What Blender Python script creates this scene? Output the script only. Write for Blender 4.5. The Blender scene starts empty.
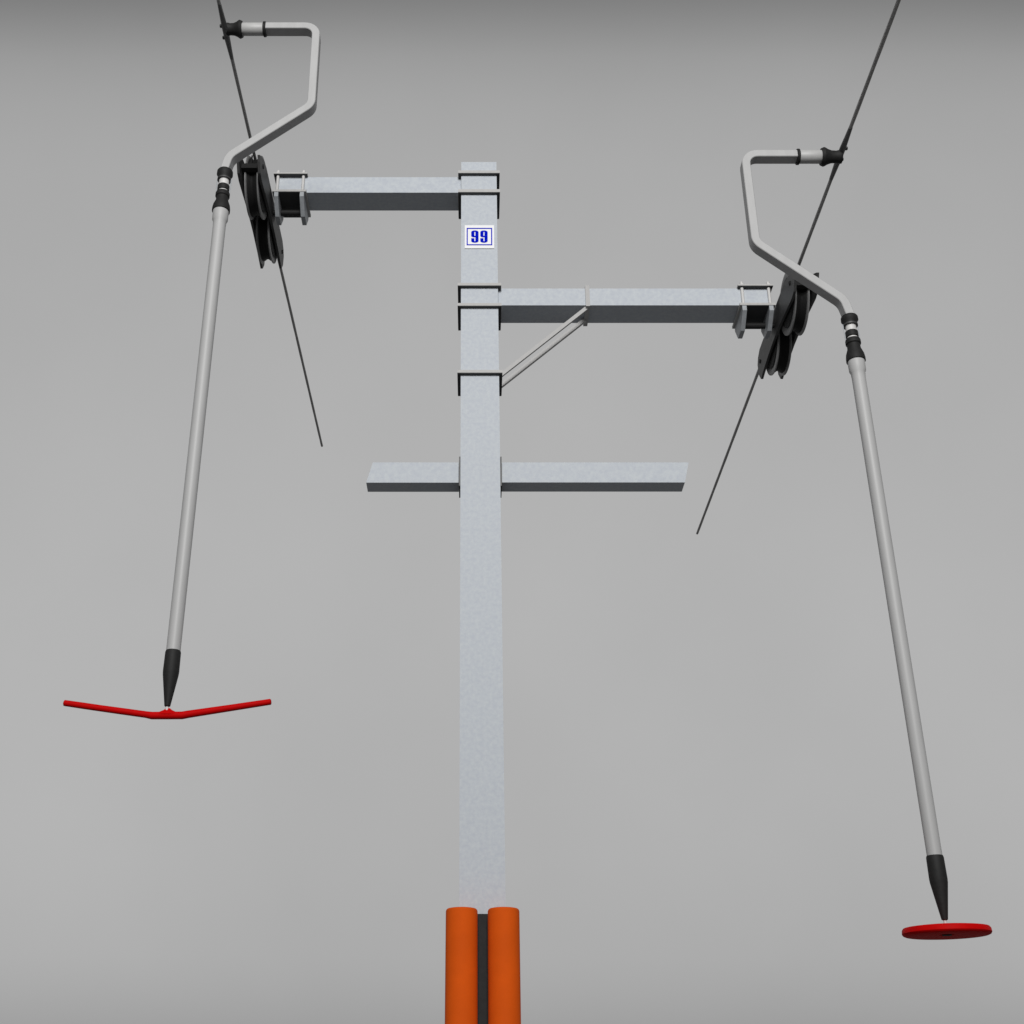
import bpy, bmesh, math
from mathutils import Vector, Matrix

scene = bpy.context.scene
COL = scene.collection
PI = math.pi

# ------------------------------------------------------------------ camera
F, CX, CY = 1270.0, 475.0, 512.0
PITCH = math.radians(25.3)
CAM = Vector((0.0, -8.44, 1.7))
cp, sp = math.cos(PITCH), math.sin(PITCH)
cam_d = bpy.data.cameras.new('camera'); cam = bpy.data.objects.new('camera', cam_d)
COL.objects.link(cam)
cam.location = CAM; cam.rotation_euler = (PI / 2 + PITCH, 0, 0)
cam_d.sensor_width = 36; cam_d.lens = F / 1024 * 36
cam_d.shift_x = (512 - CX) / 1024
cam_d.clip_start = 0.05; cam_d.clip_end = 500
scene.camera = cam

def at(x, y, Y):
    """survey point: where the sight line of photo point (x, y) meets depth plane Y"""
    u, v = (x - CX) / F, (CY - y) / F
    d = Vector((u, cp - v * sp, sp + v * cp))
    return CAM + d * ((Y - CAM.y) / d.y)

# ------------------------------------------------------------------ materials
def mat(name, color, rough=0.5, metal=0.0, var=0.06, scale=30.0, bump=0.0, tint=None, spec=0.5, detail=4, stretch=None):
    m = bpy.data.materials.new(name); m.use_nodes = True
    nt = m.node_tree; b = nt.nodes['Principled BSDF']
    b.inputs['Roughness'].default_value = rough
    b.inputs['Metallic'].default_value = metal
    b.inputs['Specular IOR Level'].default_value = spec
    tc = nt.nodes.new('ShaderNodeTexCoord'); mp = nt.nodes.new('ShaderNodeMapping')
    nt.links.new(tc.outputs['Object'], mp.inputs['Vector'])
    if stretch: mp.inputs['Scale'].default_value = stretch
    n = nt.nodes.new('ShaderNodeTexNoise'); n.inputs['Scale'].default_value = scale
    n.inputs['Detail'].default_value = detail; n.inputs['Roughness'].default_value = 0.6
    nt.links.new(mp.outputs['Vector'], n.inputs['Vector'])
    r = nt.nodes.new('ShaderNodeValToRGB')
    lo = [c * (1 - var) for c in color]; hi = [min(1, c * (1 + var)) for c in color]
    if tint: lo = [c * t for c, t in zip(lo, tint)]
    r.color_ramp.elements[0].position = 0.35; r.color_ramp.elements[1].position = 0.65
    r.color_ramp.elements[0].color = (*lo, 1); r.color_ramp.elements[1].color = (*hi, 1)
    nt.links.new(n.outputs['Fac'], r.inputs['Fac'])
    nt.links.new(r.outputs['Color'], b.inputs['Base Color'])
    mr = nt.nodes.new('ShaderNodeMapRange')
    mr.inputs['To Min'].default_value = max(0.05, rough - 0.08); mr.inputs['To Max'].default_value = min(1, rough + 0.08)
    nt.links.new(n.outputs['Fac'], mr.inputs['Value']); nt.links.new(mr.outputs['Result'], b.inputs['Roughness'])
    if bump:
        bp = nt.nodes.new('ShaderNodeBump'); bp.inputs['Strength'].default_value = bump
        bp.inputs['Distance'].default_value = 0.01
        nt.links.new(n.outputs['Fac'], bp.inputs['Height']); nt.links.new(bp.outputs['Normal'], b.inputs['Normal'])
    return m

GALV = mat('galvanised_steel', (0.505, 0.537, 0.565), 0.6, 0.0, 0.06, 34, 0.05, (0.98, 0.985, 1.03), 0.35, 7)
BRIGHT = mat('bright_zinc', (0.62, 0.61, 0.60), 0.5, 0.0, 0.04, 40)
BRACE = mat('brace_steel', (0.43, 0.425, 0.42), 0.55, 0.0, 0.05, 30)
PLATE = mat('plate_steel', (0.465, 0.46, 0.45), 0.6, 0.0, 0.05, 30)
DULL = mat('dull_steel', (0.36, 0.38, 0.40), 0.55, 0.0, 0.08, 25)
ALU = mat('satin_aluminium', (0.43, 0.43, 0.43), 0.5, 0.0, 0.03, 20, 0.02, None, 0.4, 4, (1, 1, .2))
ALU2 = mat('grey_tow_pole', (0.425, 0.425, 0.425), 0.5, 0.0, 0.03, 20, 0.02, None, 0.4, 4, (1, 1, .1))
BLACK = mat('black_rubber', (0.015, 0.015, 0.015), 0.65, 0.0, 0.15, 60, 0.1, None, .25)
TYRE = mat('wheel_rubber', (0.010, 0.010, 0.010), 0.7, 0.0, 0.2, 80, 0.1, None, .25)
FRAME = mat('dark_painted_steel', (0.045, 0.045, 0.045), 0.5, 0.0, 0.12, 30)
RIM = mat('wheel_rim_steel', (0.22, 0.22, 0.22), 0.5, 0.0, 0.1, 40)
ROPE = mat('steel_rope', (0.36, 0.357, 0.352), 0.6, 0.0, 0.3, 120, 0.3)
RED = mat('red_plastic', (0.50, 0.0012, 0.0015), 0.6, 0.0, 0.05, 30, 0, None, .06)
ORANGE = mat('orange_foam_cover', (0.66, 0.092, 0.006), 0.75, 0.0, 0.05, 5, 0.05, None, .06)
JAW = mat('jaw_steel', (0.13, 0.13, 0.13), 0.55, 0.0, 0.1, 40)
UNDER_SHADE = mat('plate_shade_dark', (0.034, 0.035, 0.036), 0.7, 0.0, 0.12, 40)  # near-black colour standing in for shade below clamp plates
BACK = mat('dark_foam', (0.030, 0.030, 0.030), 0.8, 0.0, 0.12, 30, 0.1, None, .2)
WHITE = mat('white_enamel', (0.87, 0.87, 0.88), 0.5, 0.0, 0.01, 10)
BLUE = mat('blue_enamel', (0.0005, 0.008, 0.50), 0.7, 0.0, 0.03, 10, 0, None, 0.02)
NYLON = mat('white_nylon', (0.43, 0.43, 0.425), 0.5, 0.0, 0.03, 30)

# ------------------------------------------------------------------ helpers
def obj(name, bm, m, parent=None, smooth=False, bevel=0.0, loc=None):
    me = bpy.data.meshes.new(name)
    if bevel:
        es = [e for e in bm.edges if len(e.link_faces) == 2 and e.calc_face_angle(0) > 0.5]
        bmesh.ops.bevel(bm, geom=es, offset=bevel, segments=2, affect='EDGES', profile=0.6, clamp_overlap=True)
    bmesh.ops.recalc_face_normals(bm, faces=bm.faces)
    if smooth:
        for f in bm.faces: f.smooth = True
        for e in bm.edges:
            if len(e.link_faces) == 2 and e.calc_face_angle(0) > math.radians(38): e.smooth = False
    bm.to_mesh(me); bm.free()
    me.materials.append(m)
    o = bpy.data.objects.new(name, me); COL.objects.link(o)
    if parent is not None: o.parent = parent
    if parent is not None and parent.type == 'EMPTY':
        me.transform(Matrix.Translation(-parent.location))
    elif parent is not None and parent.parent is not None:
        me.transform(Matrix.Translation(-parent.parent.location))
    return o

def thing(name, loc, label, cat, group=None):
    o = bpy.data.objects.new(name, None); COL.objects.link(o)
    o.location = loc; o.empty_display_size = 0.2
    o['label'] = label; o['category'] = cat
    if group: o['group'] = group
    return o

def box(bm, x0, x1, y0, y1, z0, z1):
    vs = [bm.verts.new(p) for p in ((x0,y0,z0),(x1,y0,z0),(x1,y1,z0),(x0,y1,z0),(x0,y0,z1),(x1,y0,z1),(x1,y1,z1),(x0,y1,z1))]
    for f in ((0,1,2,3),(4,5,6,7),(0,1,5,4),(1,2,6,5),(2,3,7,6),(3,0,4,7)): bm.faces.new([vs[i] for i in f])
    return bm

def prism(bm, pts, axis_vec):
    """closed outline pts swept by axis_vec"""
    a = [bm.verts.new(p) for p in pts]; b = [bm.verts.new(Vector(p) + axis_vec) for p in pts]
    n = len(pts)
    bm.faces.new(a); bm.faces.new(b[::-1])
    for i in range(n): bm.faces.new((a[i], a[(i+1) % n], b[(i+1) % n], b[i]))
    return bm

def frames_along(path):
    out = []
    n = len(path)
    for i, p in enumerate(path):
        if i == 0: t = path[1] - p
        elif i == n - 1: t = p - path[i-1]
        else: t = (path[i+1] - p).normalized() + (p - path[i-1]).normalized()
        out.append(t.normalized())
    return out

def lathe(bm, origin, axis, prof, seg=40):
    """prof: list of (distance along axis, radius)"""
    axis = Vector(axis).normalized()
    ref = Vector((0, 1, 0)) if abs(axis.y) < 0.9 else Vector((1, 0, 0))
    u = axis.cross(ref).normalized(); w = axis.cross(u)
    rings = []
    for d, r in prof:
        c = Vector(origin) + axis * d
        if r <= 1e-6: rings.append([bm.verts.new(c)])
        else: rings.append([bm.verts.new(c + (u * math.cos(2*PI*k/seg) + w * math.sin(2*PI*k/seg)) * r) for k in range(seg)])
    for a, b in zip(rings, rings[1:]):
        for k in range(seg):
            k2 = (k + 1) % seg
            if len(a) == 1 and len(b) == 1: continue
            if len(a) == 1: bm.faces.new((a[0], b[k], b[k2]))
            elif len(b) == 1: bm.faces.new((a[k], a[k2], b[0]))
            else: bm.faces.new((a[k], a[k2], b[k2], b[k]))
    for r in (rings[0], rings[-1]):
        if len(r) > 1: bm.faces.new(r)
    return bm

def cyl(bm, a, b, r, seg=24):
    a, b = Vector(a), Vector(b)
    return lathe(bm, a, b - a, [(0, r), ((b - a).length, r)], seg)

def tube(bm, path, r, seg=16):
    path = [Vector(p) for p in path]
    ts = frames_along(path); rings = []
    for p, t in zip(path, ts):
        ref = Vector((0, 1, 0)) if abs(t.y) < 0.9 else Vector((1, 0, 0))
        u = t.cross(ref).normalized(); w = t.cross(u)
        rr = r if not isinstance(r, (list, tuple)) else r[len(rings)]
        rings.append([bm.verts.new(p + (u*math.cos(2*PI*k/seg) + w*math.sin(2*PI*k/seg)) * rr) for k in range(seg)])
    for a, b in zip(rings, rings[1:]):
        for k in range(seg): bm.faces.new((a[k], a[(k+1) % seg], b[(k+1) % seg], b[k]))
    bm.faces.new(rings[0]); bm.faces.new(rings[-1])
    return bm

def rounded_path(pts, rad, n=7):
    pts = [Vector(p) for p in pts]; out = [pts[0]]
    for i in range(1, len(pts) - 1):
        p = pts[i]; a = (pts[i-1] - p).normalized(); b = (pts[i+1] - p).normalized()
        ang = a.angle(b); r = rad[i-1] if isinstance(rad, (list, tuple)) else rad
        d = r / math.tan(ang / 2)
        c = p + (a + b).normalized() * (r / math.sin(ang / 2))
        s = p + a * d - c; e = p + b * d - c
        for k in range(n + 1):
            t = k / n; th = s.angle(e)
            v = (s * math.sin((1-t)*th) + e * math.sin(t*th)) / math.sin(th)
            out.append(c + v)
    out.append(pts[-1])
    return out

def square_tube(bm, path, w, d):
    """rectangular section swept in an XZ plane: w in the plane, d along Y; edges chamfered"""
    ts = frames_along(path); rings = []; c = 0.004
    n = len(path)
    for i, (p, t) in enumerate(zip(path, ts)):
        s = Vector((t.z, 0, -t.x)); k = 1.0
        if 0 < i < n - 1:
            h = (path[i+1] - p).normalized().angle(t); k = 1 / math.cos(h)
        sec = [(-w/2+c, -d/2), (w/2-c, -d/2), (w/2, -d/2+c), (w/2, d/2-c), (w/2-c, d/2), (-w/2+c, d/2), (-w/2, d/2-c), (-w/2, -d/2+c)]
        rings.append([bm.verts.new(p + s * a * k + Vector((0, b, 0))) for a, b in sec])
    for a, b in zip(rings, rings[1:]):
        for k in range(8): bm.faces.new((a[k], a[(k+1) % 8], b[(k+1) % 8], b[k]))
    bm.faces.new(rings[0]); bm.faces.new(rings[-1])
    return bm

V = Vector
PD = 0.29                                   # depth of the post

# ------------------------------------------------------------------ tower
top_l, top_r = at(461.3, 162, 0), at(496.4, 162, 0)
bot_l, bot_r = at(459.3, 895, 0), at(505.5, 895, 0)
def post_edge(z, side):
    a, b = (top_l, bot_l) if side < 0 else (top_r, bot_r)
    t = (z - b.z) / (a.z - b.z)
    return b.x + (a.x - b.x) * t
Ztop = top_l.z
tower = thing('lift_tower', (0.03, PD/2, 0), 'tall square galvanised steel lift mast with side arms and number plate', 'lift tower')
bm = bmesh.new()
vs = []
for z in (0.0, Ztop):
    xl, xr = post_edge(z, -1), post_edge(z, 1)
    vs += [bm.verts.new(p) for p in ((xl, 0, z), (xr, 0, z), (xr, PD, z), (xl, PD, z))]
for f in ((0,1,2,3),(4,5,6,7),(0,1,5,4),(1,2,6,5),(2,3,7,6),(3,0,4,7)): bm.faces.new([vs[i] for i in f])
obj('post', bm, GALV, tower, bevel=0.006)

def clamp_plate(y_top, y_bot):
    """flat collar plate round the post; photo rows of the upper and lower front edge"""
    z1 = at(480, y_top, -0.030).z; z0 = at(480, y_bot, -0.030).z
    xl, xr = post_edge(z0, -1), post_edge(z0, 1); e = 0.026
    bm = bmesh.new()
    o = [(xl-e, -0.030), (xr+e, -0.030), (xr+e, PD+0.024), (xl-e, PD+0.024)]
    i_ = [(xl+.002, 0.002), (xr-.002, 0.002), (xr-.002, PD-.002), (xl+.002, PD-.002)]
    V4 = lambda L, z: [bm.verts.new((x, y, z)) for x, y in L]
    ob, ot, ib, it = V4(o, z0), V4(o, z1), V4(i_, z0), V4(i_, z1)
    for k in range(4):
        j = (k+1) % 4
        bm.faces.new((ob[k], ob[j], ot[j], ot[k])); bm.faces.new((ib[k], ib[j], it[j], it[k]))
        bm.faces.new((ob[k], ob[j], ib[j], ib[k])); bm.faces.new((ot[k], ot[j], it[j], it[k]))
    cpl = obj('clamp_plate', bm, PLATE, tower, bevel=0.003)
    g = bmesh.new(); e2 = e - 0.0015; g1, g0 = z0 - 0.0005, z0 - 0.005            # thin dark sheet added to paint the shade under the plate
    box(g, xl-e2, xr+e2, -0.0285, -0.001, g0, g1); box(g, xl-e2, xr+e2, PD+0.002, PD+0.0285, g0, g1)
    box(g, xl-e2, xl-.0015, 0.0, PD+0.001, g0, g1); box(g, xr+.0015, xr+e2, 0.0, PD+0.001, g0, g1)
    obj('underside_shade', g, UNDER_SHADE, cpl)
    return z0, z1
c1 = clamp_plate(170.4, 172.9); c2 = clamp_plate(189.2, 192.0)
c3 = clamp_plate(282.8, 285.4); c4 = clamp_plate(303.0, 305.6)
c5 = clamp_plate(369.8, 372.6)

# upper arms
def arm(x_out, y_top, y_bot, side, Y0, depth, clip):
    a = at(x_out, y_bot, Y0); z1 = at(x_out, y_top, Y0).z; z0 = a.z
    xp = post_edge(z0, side) + side * 0.002
    bm = box(bmesh.new(), min(a.x, xp), max(a.x, xp), Y0, Y0 + depth, z0, z1)
    obj('arm', bm, GALV, tower, bevel=0.006)
    return a.x, z0, z1
LA = arm(278.0, 177.2, 192.6, -1, 0.040, 0.235, 0)
RA = arm(772.0, 288.5, 305.3, 1, 0.035, 0.252, 0)

# number plate
pl, pr = at(464.8, 225.2, -0.008), at(494.2, 248.2, -0.008)
bm = box(bmesh.new(), pl.x, pr.x, -0.008, -0.001, pr.z, pl.z)
sign = obj('number_plate', bm, WHITE, tower, bevel=0.002)
W, H = pr.x - pl.x, pl.z - pr.z
cxp, czp = (pl.x + pr.x) / 2, (pl.z + pr.z) / 2
bm = bmesh.new()
bx0, bx1, bz0, bz1 = cxp - W*.435, cxp + W*.435, czp - H*.375, czp + H*.375; t = 0.009
for q in ((bx0, bx1, bz0, bz0+t), (bx0, bx1, bz1-t, bz1), (bx0, bx0+t, bz0+t, bz1-t), (bx1-t, bx1, bz0+t, bz1-t)):
    box(bm, q[0], q[1], -0.0105, -0.0075, q[2], q[3])
obj('border_line', bm, BLUE, sign)

def digit_nine(x0, z0, w, h):
    """heavy condensed 9 as a filled curve, converted to mesh"""
    cu = bpy.data.curves.new('digit', 'CURVE'); cu.dimensions = '2D'; cu.fill_mode = 'BOTH'; cu.extrude = 0.0015
    def rr(x0, y0, x1, y1, r, n=6, flip=False):
        pts = []
        for cx_, cy_, a0 in ((x1-r, y1-r, 0), (x0+r, y1-r, 90), (x0+r, y0+r, 180), (x1-r, y0+r, 270)):
            for k in range(n+1):
                a = math.radians(a0 + 90*k/n); pts.append((cx_ + r*math.cos(a), cy_ + r*math.sin(a)))
        return pts
    def arc(cx_, cy_, rx, ry, a0, a1, n=8):
        return [(cx_ + rx*math.cos(math.radians(a0+(a1-a0)*k/n)), cy_ + ry*math.sin(math.radians(a0+(a1-a0)*k/n))) for k in range(n+1)]
    s = .43                                   # stroke as a share of the width
    o = []
    o += arc(.5, .86, .5, .14, 0, 90) + arc(.5, .86, .5, .14, 90, 180)
    o += [(0, .56)] + arc(.38, .56, .38, .12, 180, 270)
    o += [(1-s, .45)]
    o += [(1-s, .17)] + arc(.5, .17, .5-s, .06, 0, -90, 4) + arc(.5, .17, .5-s, .06, 270, 180, 4)
    o += [(s, .36), (0, .36), (0, .14)]
    o += arc(.5, .14, .5, .14, 180, 270) + arc(.5, .14, .5, .14, 270, 360)
    hole = arc(.5, .83, .5-s, .06, 0, 180, 8) + arc(.5, .60, .5-s, .05, 180, 360, 8)
    for L in (o, hole):
        s_ = cu.splines.new('POLY'); s_.points.add(len(L)-1); s_.use_cyclic_u = True
        for p, (a, b) in zip(s_.points, L): p.co = (x0 + a*w, z0 + b*h, 0, 1)
    tmp = bpy.data.objects.new('digit', cu); COL.objects.link(tmp)
    dg = bpy.context.evaluated_depsgraph_get(); dg.update()
    me = bpy.data.meshes.new_from_object(tmp.evaluated_get(dg))
    bpy.data.objects.remove(tmp)
    me.transform(Matrix.Rotation(PI/2, 4, 'X')); me.transform(Matrix.Translation((0, -0.0092, 0)))
    b2 = bmesh.new(); b2.from_mesh(me); bpy.data.meshes.remove(me)
    obj('digit', b2, BLUE, sign)
dw, dh = W*.25, H*.53
digit_nine(cxp - W*.28, czp - dh/2, dw, dh)
digit_nine(cxp + W*.03, czp - dh/2, dw, dh)

# lower arms with slanted ends and their flat side plates
Yc0, Yc1 = 0.07, 0.227
def lower_arm(xt, yt, xb, yb, side):
    t_, b_ = at(xt, yt, Yc0), at(xb, yb, Yc0)
    xp = post_edge(b_.z, side) + side * 0.014
    pts = [(xp, Yc0, b_.z), (b_.x, Yc0, b_.z), (t_.x, Yc0, t_.z), (xp, Yc0, t_.z)]
    obj('lower_arm', prism(bmesh.new(), pts, V((0, Yc1-Yc0, 0))), GALV, tower, bevel=0.005)
lower_arm(372.8, 462.4, 366.2, 482.6, -1)
lower_arm(688.6, 462.4, 684.9, 482.4, 1)
zt, zb = at(460, 457.5, 0.045).z, at(460, 486.5, 0.045).z
for s in (-1, 1):
    x = post_edge(zb, s)
    obj('side_plate', box(bmesh.new(), *sorted((x + s*0.001, x + s*0.0120)), 0.03, 0.238, zb, zt), FRAME, tower, bevel=0.002)

# brace under the right arm: strap round the arm and two bars down to the lowest collar
sx0, sx1 = at(585.8, 306, 0.03).x, at(590.0, 306, 0.03).x
bm = bmesh.new(); g = 0.019
box(bm, sx0, sx1, 0.035-g, 0.0335, RA[1]-g, RA[2]+g); box(bm, sx0, sx1, 0.2885, 0.287+g, RA[1]-g, RA[2]+g)
box(bm, sx0, sx1, 0.0335, 0.2885, RA[1]-g, RA[1]-0.0015); box(bm, sx0, sx1, 0.0335, 0.2885, RA[2]+0.0015, RA[2]+g)
obj('strap', bm, BRACE, tower)
for Yb, dy in ((0.045, 0.022), (0.205, 0.030)):
    bm = bmesh.new()
    a = V((post_edge(c5[0], 1) + 0.012, Yb, (c5[0]+c5[1])/2 + 0.012)); b = V((sx0 + 0.006, Yb, RA[1] - 0.016))
    d = (b - a).normalized(); nrm = V((-d.z, 0, d.x)); hw = 0.015
    pts = [a - nrm*hw, b - nrm*hw, b + nrm*hw, a + nrm*hw]
    obj('brace_bar', prism(bm, pts, V((0, dy, 0))), BRACE, tower, bevel=0.003)

# ------------------------------------------------------------------ pulley batteries on the arm ends
ROPE_DZ = 0.233
ROPE_R = 0.0125
wheel_cache = {}
def battery(side, A, cx_px, label, XO, ZC):
    """A = (arm end x, arm bottom z, arm top z)"""
    xe, z0, z1 = A
    YM = 0.17
    Zc = ZC
    # centre plane of the wheels from the photo
    p = at(cx_px[0], cx_px[1], 0.17 - 0.30); Xs = p.x * (Zc - 1.7) / (p.z - 1.7)
    xm = xe - side * XO                       # middle of the clamp
    t = thing('pulley_battery', (Xs, YM, Zc), label, 'rope pulleys', 'double wheel rope pulleys clamped on the arm ends')
    sg = side
    # clamp on the arm
    hw = 0.142
    for za, zb_, nm in ((z1 + 0.001, z1 + 0.013, 'clamp_plate'), (z0 - 0.024, z0 - 0.003, 'clamp_plate')):
        y1 = 0.30 if za > z0 else 0.335
        cpl = obj(nm, box(bmesh.new(), xm - hw, xm + hw, -0.005, y1, za, zb_), PLATE, t, bevel=0.003)
        if za > z0:  # added dark sheets below both plates, imitating shade on their undersides
            obj('underside_shade', box(bmesh.new(), xm - hw + .002, xm + hw - .002, -0.003, 0.033, za - 0.005, za - 0.0005), UNDER_SHADE, cpl)
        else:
            obj('underside_shade', box(bmesh.new(), xm - 0.088, xm + 0.088, -0.003, y1 - .002, za - 0.005, za - 0.0005), UNDER_SHADE, cpl)
    for dx in (-0.107, 0.107):
        for yb in (0.022, 0.283):
            bm = bmesh.new()
            cyl(bm, (xm+dx, yb, z0 - 0.045), (xm+dx, yb, z1 + 0.050), 0.0125, 16)
            lathe(bm, (xm+dx, yb, z1 + 0.013), (0, 0, 1), [(0, 0.021), (0.016, 0.021)], 6)
            obj('bolt', bm, BRIGHT, t, smooth=True)
    # two hanging cheek plates
    for dx in (-0.107, 0.107):
        x0_ = xm + dx - 0.017
        pts = [(x0_, 0.0, z0-0.0245), (x0_, 0.325, z0-0.0245), (x0_, 0.325, z0-0.06), (x0_, 0.25, z0-0.175), (x0_, 0.135, z0-0.175), (x0_, 0.0, z0-0.07)]
        obj('cheek_plate', prism(bmesh.new(), pts, V((0.034, 0, 0))), DULL, t, bevel=0.003)
    bm = bmesh.new()
    cyl(bm, (xm - sg*0.11, 0.19, Zc), (Xs + sg*0.02, 0.19, Zc), 0.020, 20)
    cyl(bm, (xm - sg*0.105, 0.19, Zc), (xm + sg*0.105, 0.19, Zc), 0.026, 20)
    obj('pivot_axle', bm, BLACK, t, smooth=True)
    # frame plates
    for k, dx in enumerate((-0.083, 0.083)):
        prof = [(-0.68, -0.01), (-0.61, 0.025), (-0.53, 0.062), (-0.40, 0.09), (-0.16, 0.09), (0.16, 0.09), (0.40, 0.09), (0.54, 0.088), (0.62, 0.06), (0.66, 0.02),
                (0.655, -0.06), (0.60, -0.125), (0.52, -0.115), (0.38, -0.10), (0.14, -0.085), (-0.14, -0.085), (-0.38, -0.105), (-0.52, -0.115), (-0.60, -0.105), (-0.65, -0.05)]
        x0_ = Xs + dx - 0.010
        pts = [(x0_, YM + a*(1.05 if a < 0 else 1.0), Zc + b*1.2) for a, b in prof]
        fp = obj('frame_plate', prism(bmesh.new(), pts, V((0.020, 0, 0))), FRAME, t, bevel=0.002)
        for yb in (-0.56, 0.56):
            bm = bmesh.new(); xx = Xs + dx + (0.0105 if dx > 0 else -0.0105); dd = 0.012 if dx > 0 else -0.012
            r_ = 0.020 if abs(yb) > 0.5 else 0.026
            lathe(bm, (xx, YM + yb, Zc), (1 if dx > 0 else -1, 0, 0), [(0, r_), (0.006, r_)], 6)
            obj('bolt_head', bm, BLACK, fp)
    # cross bars at the ends and the rope keeper fork on the near end
    for yb in (-0.56, 0.56):
        bm = bmesh.new()
        cyl(bm, (Xs-0.073, YM+yb, Zc), (Xs+0.073, YM+yb, Zc), 0.018, 14)
        obj('cross_bar', bm, BLACK, t, smooth=True)
    bm = bmesh.new()
    box(bm, Xs-0.0725, Xs+0.0725, YM-0.60, YM-0.545, Zc-0.045, Zc+0.0)
    obj('end_block', bm, BLACK, t, bevel=0.004)
    pts = [(Xs-0.004, YM-0.60, Zc+0.0), (Xs-0.004, YM-0.57, Zc+0.0), (Xs-0.004, YM-0.58, Zc+0.10)]
    obj('rope_guide', prism(bmesh.new(), pts, V((0.012, 0, 0))), BLACK, t)
    # wheels
    for yb in (-0.30, 0.30):
        c = V((Xs, YM + yb, Zc))
        bm = bmesh.new()
        R0, R1, w = 0.256, 0.226, 0.056
        for s2 in (-1, 1):
            lathe(bm, c + V((s2*(w-0.013), 0, 0)), (s2, 0, 0), [(-.004, 0.05), (-.004, R1+0.012), (0.0, R0-0.004), (0.004, R0), (0.011, R0), (0.013, R0-0.006), (0.013, 0.215), (0.006, 0.20), (0.006, 0.075), (0.013, 0.06), (0.013, 0.0)], 72)
        wh = obj('pulley_wheel', bm, RIM, t, smooth=True)
        bm = bmesh.new()
        lathe(bm, c - V((w-0.0175, 0, 0)), (1, 0, 0), [(0, .04), (0, R1+0.010), (0.014, R1+0.006), (w-0.0175-.012, R1-0.004), (w-0.0175, R1-0.008), (w-0.0175+.012, R1-0.004), (2*(w-0.0175)-0.014, R1+0.006), (2*(w-0.0175), R1+0.010), (2*(w-0.0175), .04)], 72)
        obj('tyre', bm, TYRE, wh, smooth=True)
        bm = bmesh.new()
        for s2 in (-1, 1):
            lathe(bm, c + V((s2*(w+0.0015), 0, 0)), (s2, 0, 0), [(0, 0.198), (0.0015, 0.196), (0.002, 0.05), (0.016, 0.045), (0.016, 0)], 48)
        obj('hub_disc', bm, BLACK, wh, smooth=True)
    return Xs, Zc

ZL, ZR = at(322.0, 446, 4.78).z, at(697.2, 533.5, 4.78).z
print('Z', ZL-ROPE_DZ, LA[1]-0.11, ZR-ROPE_DZ, RA[1]-.11)
BL = battery(-1, LA, (257.3, 191.5), 'black double wheel pulley set clamped on the tip of the higher arm', 0.100, ZL-ROPE_DZ)
BR = battery(1, RA, (792.2, 308.0), 'black double wheel pulley set clamped on the tip of the braced lower arm', 0.123, ZR-ROPE_DZ)

# ------------------------------------------------------------------ ropes
def rope(x_near, pe, label):
    far = at(pe[0], pe[1], 4.78); Z = far.z
    el = PITCH + math.atan(CY / F); near = at(x_near, 0, CAM.y + (Z - CAM.z) / math.tan(el))
    k = (far.x - near.x) / (far.y - near.y)                  # the rope leaves the depth axis by a hair
    X = lambda y: far.x + (y - far.y) * k
    bm = bmesh.new()
    L = 9.6; seg = 18; n = 260; rings = []
    for i in range(n + 1):                                   # six strands twisted along the rope
        y = 4.78 - L * i / n; ph = i * 0.42
        rr = [ROPE_R * (1 + 0.06 * math.cos(6*PI*j/9 + ph)) for j in range(seg)]
        rings.append([bm.verts.new((X(y) - X(0) + math.cos(2*PI*j/seg) * rr[j], y, math.sin(2*PI*j/seg) * rr[j])) for j in range(seg)])
    for a, b in zip(rings, rings[1:]):
        for j in range(seg): bm.faces.new((a[j], a[(j+1) % seg], b[(j+1) % seg], b[j]))
    bm.faces.new(rings[0]); bm.faces.new(rings[-1])
    o = obj('haul_rope', bm, ROPE, smooth=True); o.location = (X(0), 0, Z)
    o['label'] = label; o['category'] = 'steel rope'; o['group'] = 'steel ropes running over the pulleys'
    return X(-1.575), Z, X(0.17)
RL = rope(218.3, (322.0, 446), 'thin dark steel rope running over the pulleys of the higher arm')
RR = rope(898.8, (697.2, 533.5), 'thin dark steel rope running over the pulleys of the braced lower arm')
print('battery', BL, BR, 'rope', RL, RR)

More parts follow.
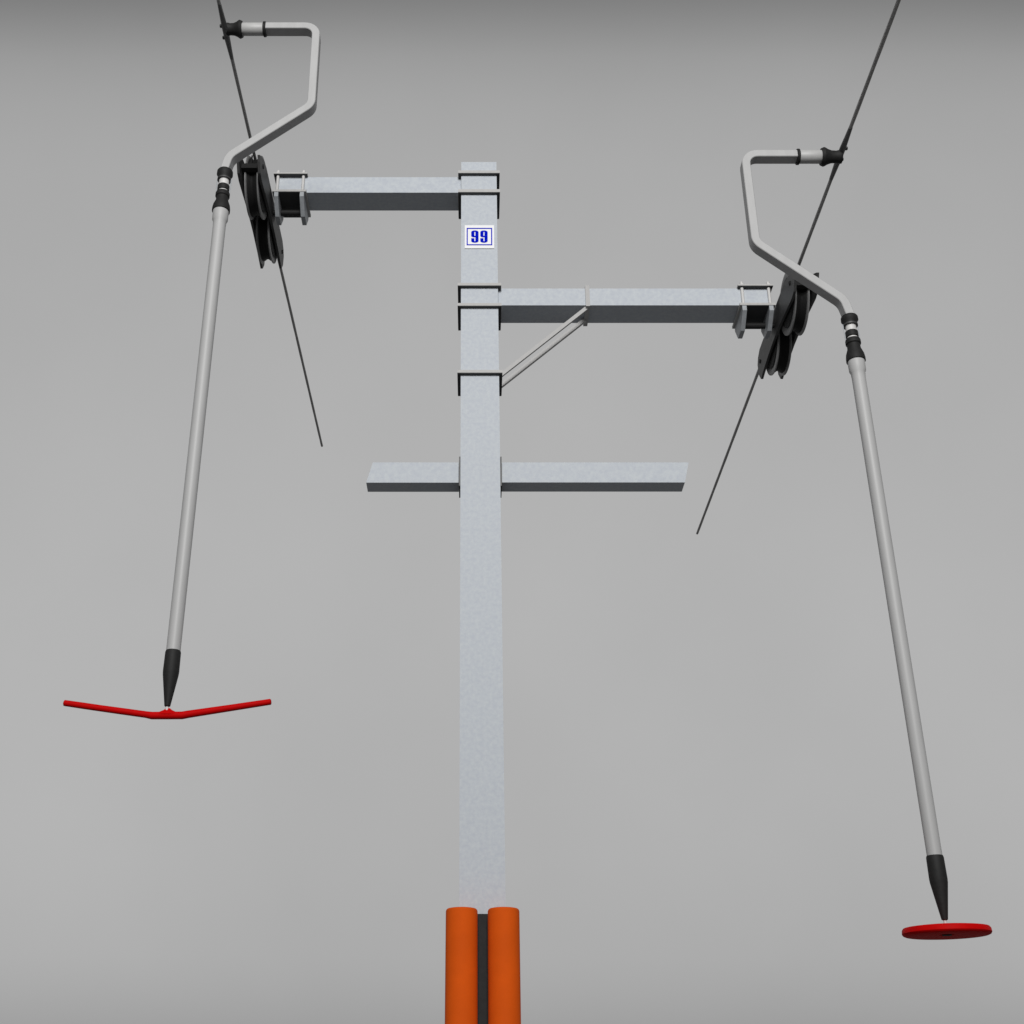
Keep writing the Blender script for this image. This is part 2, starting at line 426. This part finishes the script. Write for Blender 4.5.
# ------------------------------------------------------------------ tow hangers
YH = -1.575
def hanger(name, rope_x, rope_z, side, P, label, kind):
    """side = direction from rope to the bend (towards the tower)"""
    q = lambda x, y, Y=YH: at(x, y, Y)
    s = side
    bar_start = q(*P['bar_start']); zb = bar_start.z
    t = thing(name, (rope_x, YH, rope_z), label, 'tow hanger', 'tow hangers clipped to the ropes')
    # grip body from rope to sleeve: waisted casting
    g0 = V((rope_x, YH, zb)); g1 = V((q(*P['grip_end']).x, YH, zb)); L = abs(g1.x - g0.x)
    bm = bmesh.new()
    lathe(bm, g0 - V((s*0.002, 0, 0)), (s, 0, 0), [(0, 0.0), (0, 0.046), (0.02, 0.046), (L*.30, 0.042), (L*.55, 0.044), (L*.75, 0.053), (L*.88, 0.063), (L*.95, 0.066), (L+0.012, 0.058), (L+0.012, 0)], 32)
    grip = obj('rope_grip', bm, BLACK, t, smooth=True)
    bm = bmesh.new()
    lathe(bm, (rope_x, YH-0.26, rope_z), (0, 1, 0), [(0, 0.0135), (0.10, 0.017), (0.20, 0.021), (0.32, 0.021), (0.42, 0.017), (0.52, 0.0135)], 20)
    obj('jaw', bm, JAW, grip, smooth=True)
    for dy in (-0.055, 0.055):
        bm = bmesh.new()
        lathe(bm, (rope_x - s*0.018, YH + dy, rope_z), (-s, 0, 0), [(0, 0.014), (0.012, 0.014), (0.015, 0.010)], 6)
        obj('jaw_bolt', bm, FRAME, grip)
    # sleeve and collar
    sl1 = V((q(*P['sleeve_end']).x, YH, zb)); Ls = abs(sl1.x - g1.x)
    bm = lathe(bmesh.new(), g1, (s, 0, 0), [(0, 0.044), (0.004, 0.0465), (Ls-0.004, 0.0465), (Ls, 0.044)], 40)
    obj('sleeve', bm, NYLON, t, smooth=True)
    bm = lathe(bmesh.new(), sl1, (s, 0, 0), [(0, 0.050), (0.003, 0.055), (0.017, 0.055), (0.021, 0.050)], 40)
    obj('collar', bm, BLACK, t, smooth=True)
    # bent square bar
    axis_top = q(*P['axis_top'])
    axis_bot = q(*P['axis_bot'])
    pts = [V((sl1.x + s*0.018, YH, zb)), V((q(*P['bend1']).x, YH, zb)), q(*P['bend2']), q(*P['bend3']), axis_top]
    path = rounded_path(pts, P['radii'])
    obj('bent_bar', square_tube(bmesh.new(), path, 0.056, 0.084), ALU, t, smooth=True)
    # axis of everything that hangs
    ax = (axis_bot - axis_top).normalized(); LT = (axis_bot - axis_top).length
    def along(py):                                # distance along the hanging axis of a photo row
        p1 = q(475, py); return (axis_top.z - p1.z) / -ax.z
    bm = lathe(bmesh.new(), axis_top, ax, [(-0.014, 0.030), (-0.012, 0.049), (-0.004, 0.0535), (along(P['c1']) * .35, 0.0545), (along(P['c1'])*.62, 0.045), (along(P['c1']), 0.044)], 40)
    obj('upper_collar', bm, BLACK, t, smooth=True)
    dA, dB, dC = along(P['c1']), along(P['c2']), along(P['c3'])
    bm = lathe(bmesh.new(), axis_top, ax, [(dA, 0.034), (dC, 0.033)], 32)
    obj('spindle', bm, BRIGHT, t, smooth=True)
    bm = lathe(bmesh.new(), axis_top, ax, [(dB-.023, 0.036), (dB-.019, 0.040), (dB+.018, 0.040), (dB+.022, 0.036)], 32)
    obj('buffer_ring', bm, BLACK, t, smooth=True)
    bm = lathe(bmesh.new(), axis_top, ax, [(dA-.002, 0.047), (dA+.008, 0.047), (dA+.008, .03)], 32)
    obj('washer', bm, FRAME, t, smooth=True)
    nx = V((-ax.z, 0, ax.x)) * 1.0
    for sx in (-1, 1):
        a = axis_top + ax*(dA-.004) + nx*sx*0.047 ; b = axis_top + ax*(dC+.01) + nx*sx*0.044
        obj('side_wire', tube(bmesh.new(), [a, a + (b-a)*.3 + nx*sx*.002, a + (b-a)*.7 + nx*sx*.002, b], 0.003, 8), DULL, t, smooth=True)
    dD = along(P['box_end'])
    bm = lathe(bmesh.new(), axis_top, ax, [(dC-.004, 0.03), (dC-.004, 0.044), (dC+.006, 0.048), (dC+.030, 0.048), (dC+.036, 0.041), (dC+(dD-dC)*.42, 0.042), (dC+(dD-dC)*.68, 0.056), (dC+(dD-dC)*.86, 0.060), (dD, 0.060), (dD, 0.03)], 40)
    obj('lower_collar', bm, BLACK, t, smooth=True)
    dE = along(P['pole_end'])
    bm = lathe(bmesh.new(), axis_top, ax, [(dD-.02, 0.0), (dD-.02, 0.050), (dD+0.006, 0.053), (dD+0.070, 0.052), (dD+0.088, 0.0445), (dD+0.13, 0.0425), (dE+.01, P['pole_r']), (dE+.01, 0)], 40)
    obj('tow_pole', bm, ALU2, t, smooth=True)
    dK, dT = along(P['cone_kink']), along(P['cone_tip'])
    R = P['cone_r']
    bm = lathe(bmesh.new(), axis_top, ax, [(dE-.004, 0.02), (dE-.004, R*.90), (dE+.006, R*.97), (dK-.01, R*1.0), (dK+.01, R*.97), (dT, 0.0165), (dT+.003, 0.013), (dT+.003, 0)], 40)
    obj('cord_boot', bm, BLACK, t, smooth=True)
    tip = axis_top + ax*dT
    bm = cyl(bmesh.new(), tip - ax*.01, tip + ax*P['cord'], 0.0085, 14)
    obj('cord', bm, BRIGHT, t, smooth=True)
    return t, tip, ax

hl, tipL, axL = hanger('t_bar_hanger', RL[0], RL[1], 1, dict(
    bar_start=(266, 29.3), grip_end=(241.3, 28.5), sleeve_end=(263.5, 28.5), bend1=(317, 29.3), bend2=(311.8, 108), bend3=(230.0, 159.0),
    radii=(0.085, 0.10, 0.12), axis_top=(225.1, 172.6), axis_bot=(173.4, 650), c1=179.6, c2=188.5, c3=193.3, box_end=211.5, pole_end=651.6,
    pole_r=0.0405, cone_kink=673, cone_tip=706, cone_r=0.0455, cord=0.03),
    'grey tow hanger whose pole ends in a wide red T shaped bar', 't')
hr, tipR, axR = hanger('button_hanger', RR[0], RR[1], -1, dict(
    bar_start=(798, 156.9), grip_end=(822, 155.5), sleeve_end=(799, 155.5), bend1=(744.0, 156.9), bend2=(754.8, 245), bend3=(842.5, 302.0),
    radii=(0.085, 0.10, 0.12), axis_top=(849.3, 318.5), axis_bot=(934.5, 855), c1=325.2, c2=334.8, c3=340.3, box_end=361.4, pole_end=856.5,
    pole_r=0.0395, cone_kink=881, cone_tip=919.5, cone_r=0.0465, cord=0.05),
    'grey tow hanger whose pole ends in a round red seat disc', 'b')

# T bar (red, shallow V with a raised boss)
q = lambda x, y: at(x, y, YH)
path = [q(64.5, 703), q(100, 708.2), q(146, 714.6), q(152, 715.6), q(182, 715.4), q(188, 714.3), q(230, 708), q(270.5, 701.8)]
path = [V((p.x, YH, p.z)) for p in path]
def densify(p):
    out = [p[0]]
    for a, b in zip(p, p[1:]): out += [a.lerp(b, .5), b]
    return out
rad = [.0170, .0178, .0178, .0184, .0186, .0198, .0210, .0215, .0215, .0215, .0210, .0198, .0186, .0178, .0170]
p2 = densify(path)
p2 = [p2[0] - (p2[1]-p2[0]).normalized()*0.004] + p2 + [p2[-1] + (p2[-1]-p2[-2]).normalized()*0.004]
bm = tube(bmesh.new(), p2, [0.011] + rad + [0.011], 24)
tb = obj('t_bar', bm, RED, hl, smooth=True)
c = q(167.2, 715.3)
bm = lathe(bmesh.new(), c + V((0, 0, -0.006)), (0, 0, 1), [(0, 0.03), (0.008, 0.085), (0.022, 0.056), (0.036, 0.024), (0.046, 0.012), (0.048, 0.0)], 36)
for v_ in bm.verts: v_.co.y = YH + (v_.co.y - YH) * 0.30
obj('boss', bm, RED, tb, smooth=True)

# button seat: thick disc, slightly tilted
c = q(946.3, 930.8)
R = Matrix.Rotation(math.radians(-0.2), 4, 'Y') @ Matrix.Rotation(math.radians(1.0), 4, 'X')
axd = (R @ V((0, 0, 1)))
bm = lathe(bmesh.new(), c - axd*0.020, axd, [(0.006, 0.0), (0.006, 0.036), (0.0, 0.040), (-0.004, 0.208), (0.0, 0.217), (0.008, 0.222), (0.026, 0.220), (0.035, 0.213), (0.039, 0.18), (0.043, 0.05), (0.055, 0.02), (0.055, 0.0)], 72)
bd = obj('seat_disc', bm, RED, hr, smooth=True)
bm = lathe(bmesh.new(), c - axd*0.024, axd, [(0, 0), (0, .024), (0.009, .026), (0.009, 0)], 24)
obj('cord_stop', bm, BLACK, bd, smooth=True)

# ------------------------------------------------------------------ orange pads and dark backing
def pad(xl, xr, label):
    a, b = at(xl, 925, -0.10), at(xr, 925, -0.10)
    r = (b.x - a.x) / 2; x = (a.x + b.x) / 2; zt = at(475, 907.3, -0.10 - 0.06).z
    bm = lathe(bmesh.new(), (0, 0, 0), (0, 0, 1), [(0.05, r), (zt - 0.018, r), (zt - 0.008, r - 0.003), (zt - 0.002, r - 0.010), (zt, r - 0.020), (zt, 0)], 64)
    o = obj('post_pad', bm, ORANGE, smooth=True); o.location = (x, -0.102, 0)
    o['label'] = label; o['category'] = 'safety pad'; o['group'] = 'orange round pads on the foot of the mast'
    return zt
zt = pad(445.7, 477.6, 'orange round foam pad on the mast foot, on the T bar side')
pad(487.8, 519.6, 'orange round foam pad on the mast foot, on the red seat disc side')
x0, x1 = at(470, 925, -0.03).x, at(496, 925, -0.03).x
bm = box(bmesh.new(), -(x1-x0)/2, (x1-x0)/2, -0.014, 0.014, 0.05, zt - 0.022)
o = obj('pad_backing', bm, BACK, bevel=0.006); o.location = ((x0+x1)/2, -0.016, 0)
o['label'] = 'dark foam strip filling the gap between the two orange pads'; o['category'] = 'pad backing'

# ------------------------------------------------------------------ sky and light
w = bpy.data.worlds.new('World'); scene.world = w; w.use_nodes = True
nt = w.node_tree; bg = nt.nodes['Background']
tc = nt.nodes.new('ShaderNodeTexCoord'); sx = nt.nodes.new('ShaderNodeSeparateXYZ')
nt.links.new(tc.outputs['Generated'], sx.inputs['Vector'])
# the grey backdrop of the sky darkens with the angle above the level line, measured round the X axis
asn = nt.nodes.new('ShaderNodeMath'); asn.operation = 'ARCTAN2'
nt.links.new(sx.outputs['Z'], asn.inputs[0]); nt.links.new(sx.outputs['Y'], asn.inputs[1])
mr = nt.nodes.new('ShaderNodeMapRange')
mr.inputs['From Min'].default_value = math.radians(-10); mr.inputs['From Max'].default_value = math.radians(90)
nt.links.new(asn.outputs[0], mr.inputs['Value'])
no = nt.nodes.new('ShaderNodeTexNoise'); no.inputs['Scale'].default_value = 3.0; no.inputs['Detail'].default_value = 5
nt.links.new(tc.outputs['Generated'], no.inputs['Vector'])
na = nt.nodes.new('ShaderNodeMath'); na.operation = 'MULTIPLY_ADD'; na.inputs[1].default_value = 0.19; na.inputs[2].default_value = 0.905
nt.links.new(no.outputs['Fac'], na.inputs[0])
cr = nt.nodes.new('ShaderNodeValToRGB'); cr.color_ramp.interpolation = 'B_SPLINE'
def lin(v): v /= 255; return ((v + .055) / 1.055) ** 2.4 if v > .04 else v / 12.92
stops = [(-10, 90), (-3, 92), (1, 138), (2.5, 154), (4.2, 165), (6, 172), (10, 176), (18, 178.5), (25, 178.5), (31, 175), (36, 172), (40.5, 169), (43, 164), (45, 155), (46.4, 138), (47.6, 124), (49, 112), (54, 104), (70, 98), (90, 98)]
els = cr.color_ramp.elements
while len(els) > 1: els.remove(els[-1])
for i, (e, v) in enumerate(stops):
    pos = (e + 10) / 100
    el = els[0] if i == 0 else els.new(pos)
    el.position = pos; g_ = lin(v); el.color = (g_, g_, g_, 1)
nt.links.new(mr.outputs['Result'], cr.inputs['Fac'])
nt.links.new(cr.outputs['Color'], bg.inputs['Color']); nt.links.new(na.outputs[0], bg.inputs['Strength'])

ld = bpy.data.lights.new('key_lamp', 'AREA'); lo = bpy.data.objects.new('key_lamp', ld); COL.objects.link(lo)
ld.shape = 'DISK'; ld.size = 6.0; ld.energy = 2850; ld.color = (1.0, 0.995, 0.985)
lo.location = (0.3, -17.0, 12.0)
lo.rotation_euler = (V((0.0, 0, 5.5)) - lo.location).to_track_quat('-Z', 'Y').to_euler()

scene.view_settings.view_transform = 'Standard'; scene.view_settings.look = 'None'
scene.view_settings.exposure = 0; scene.view_settings.gamma = 1
scene.render.engine = 'CYCLES'
scene.cycles.samples = 128
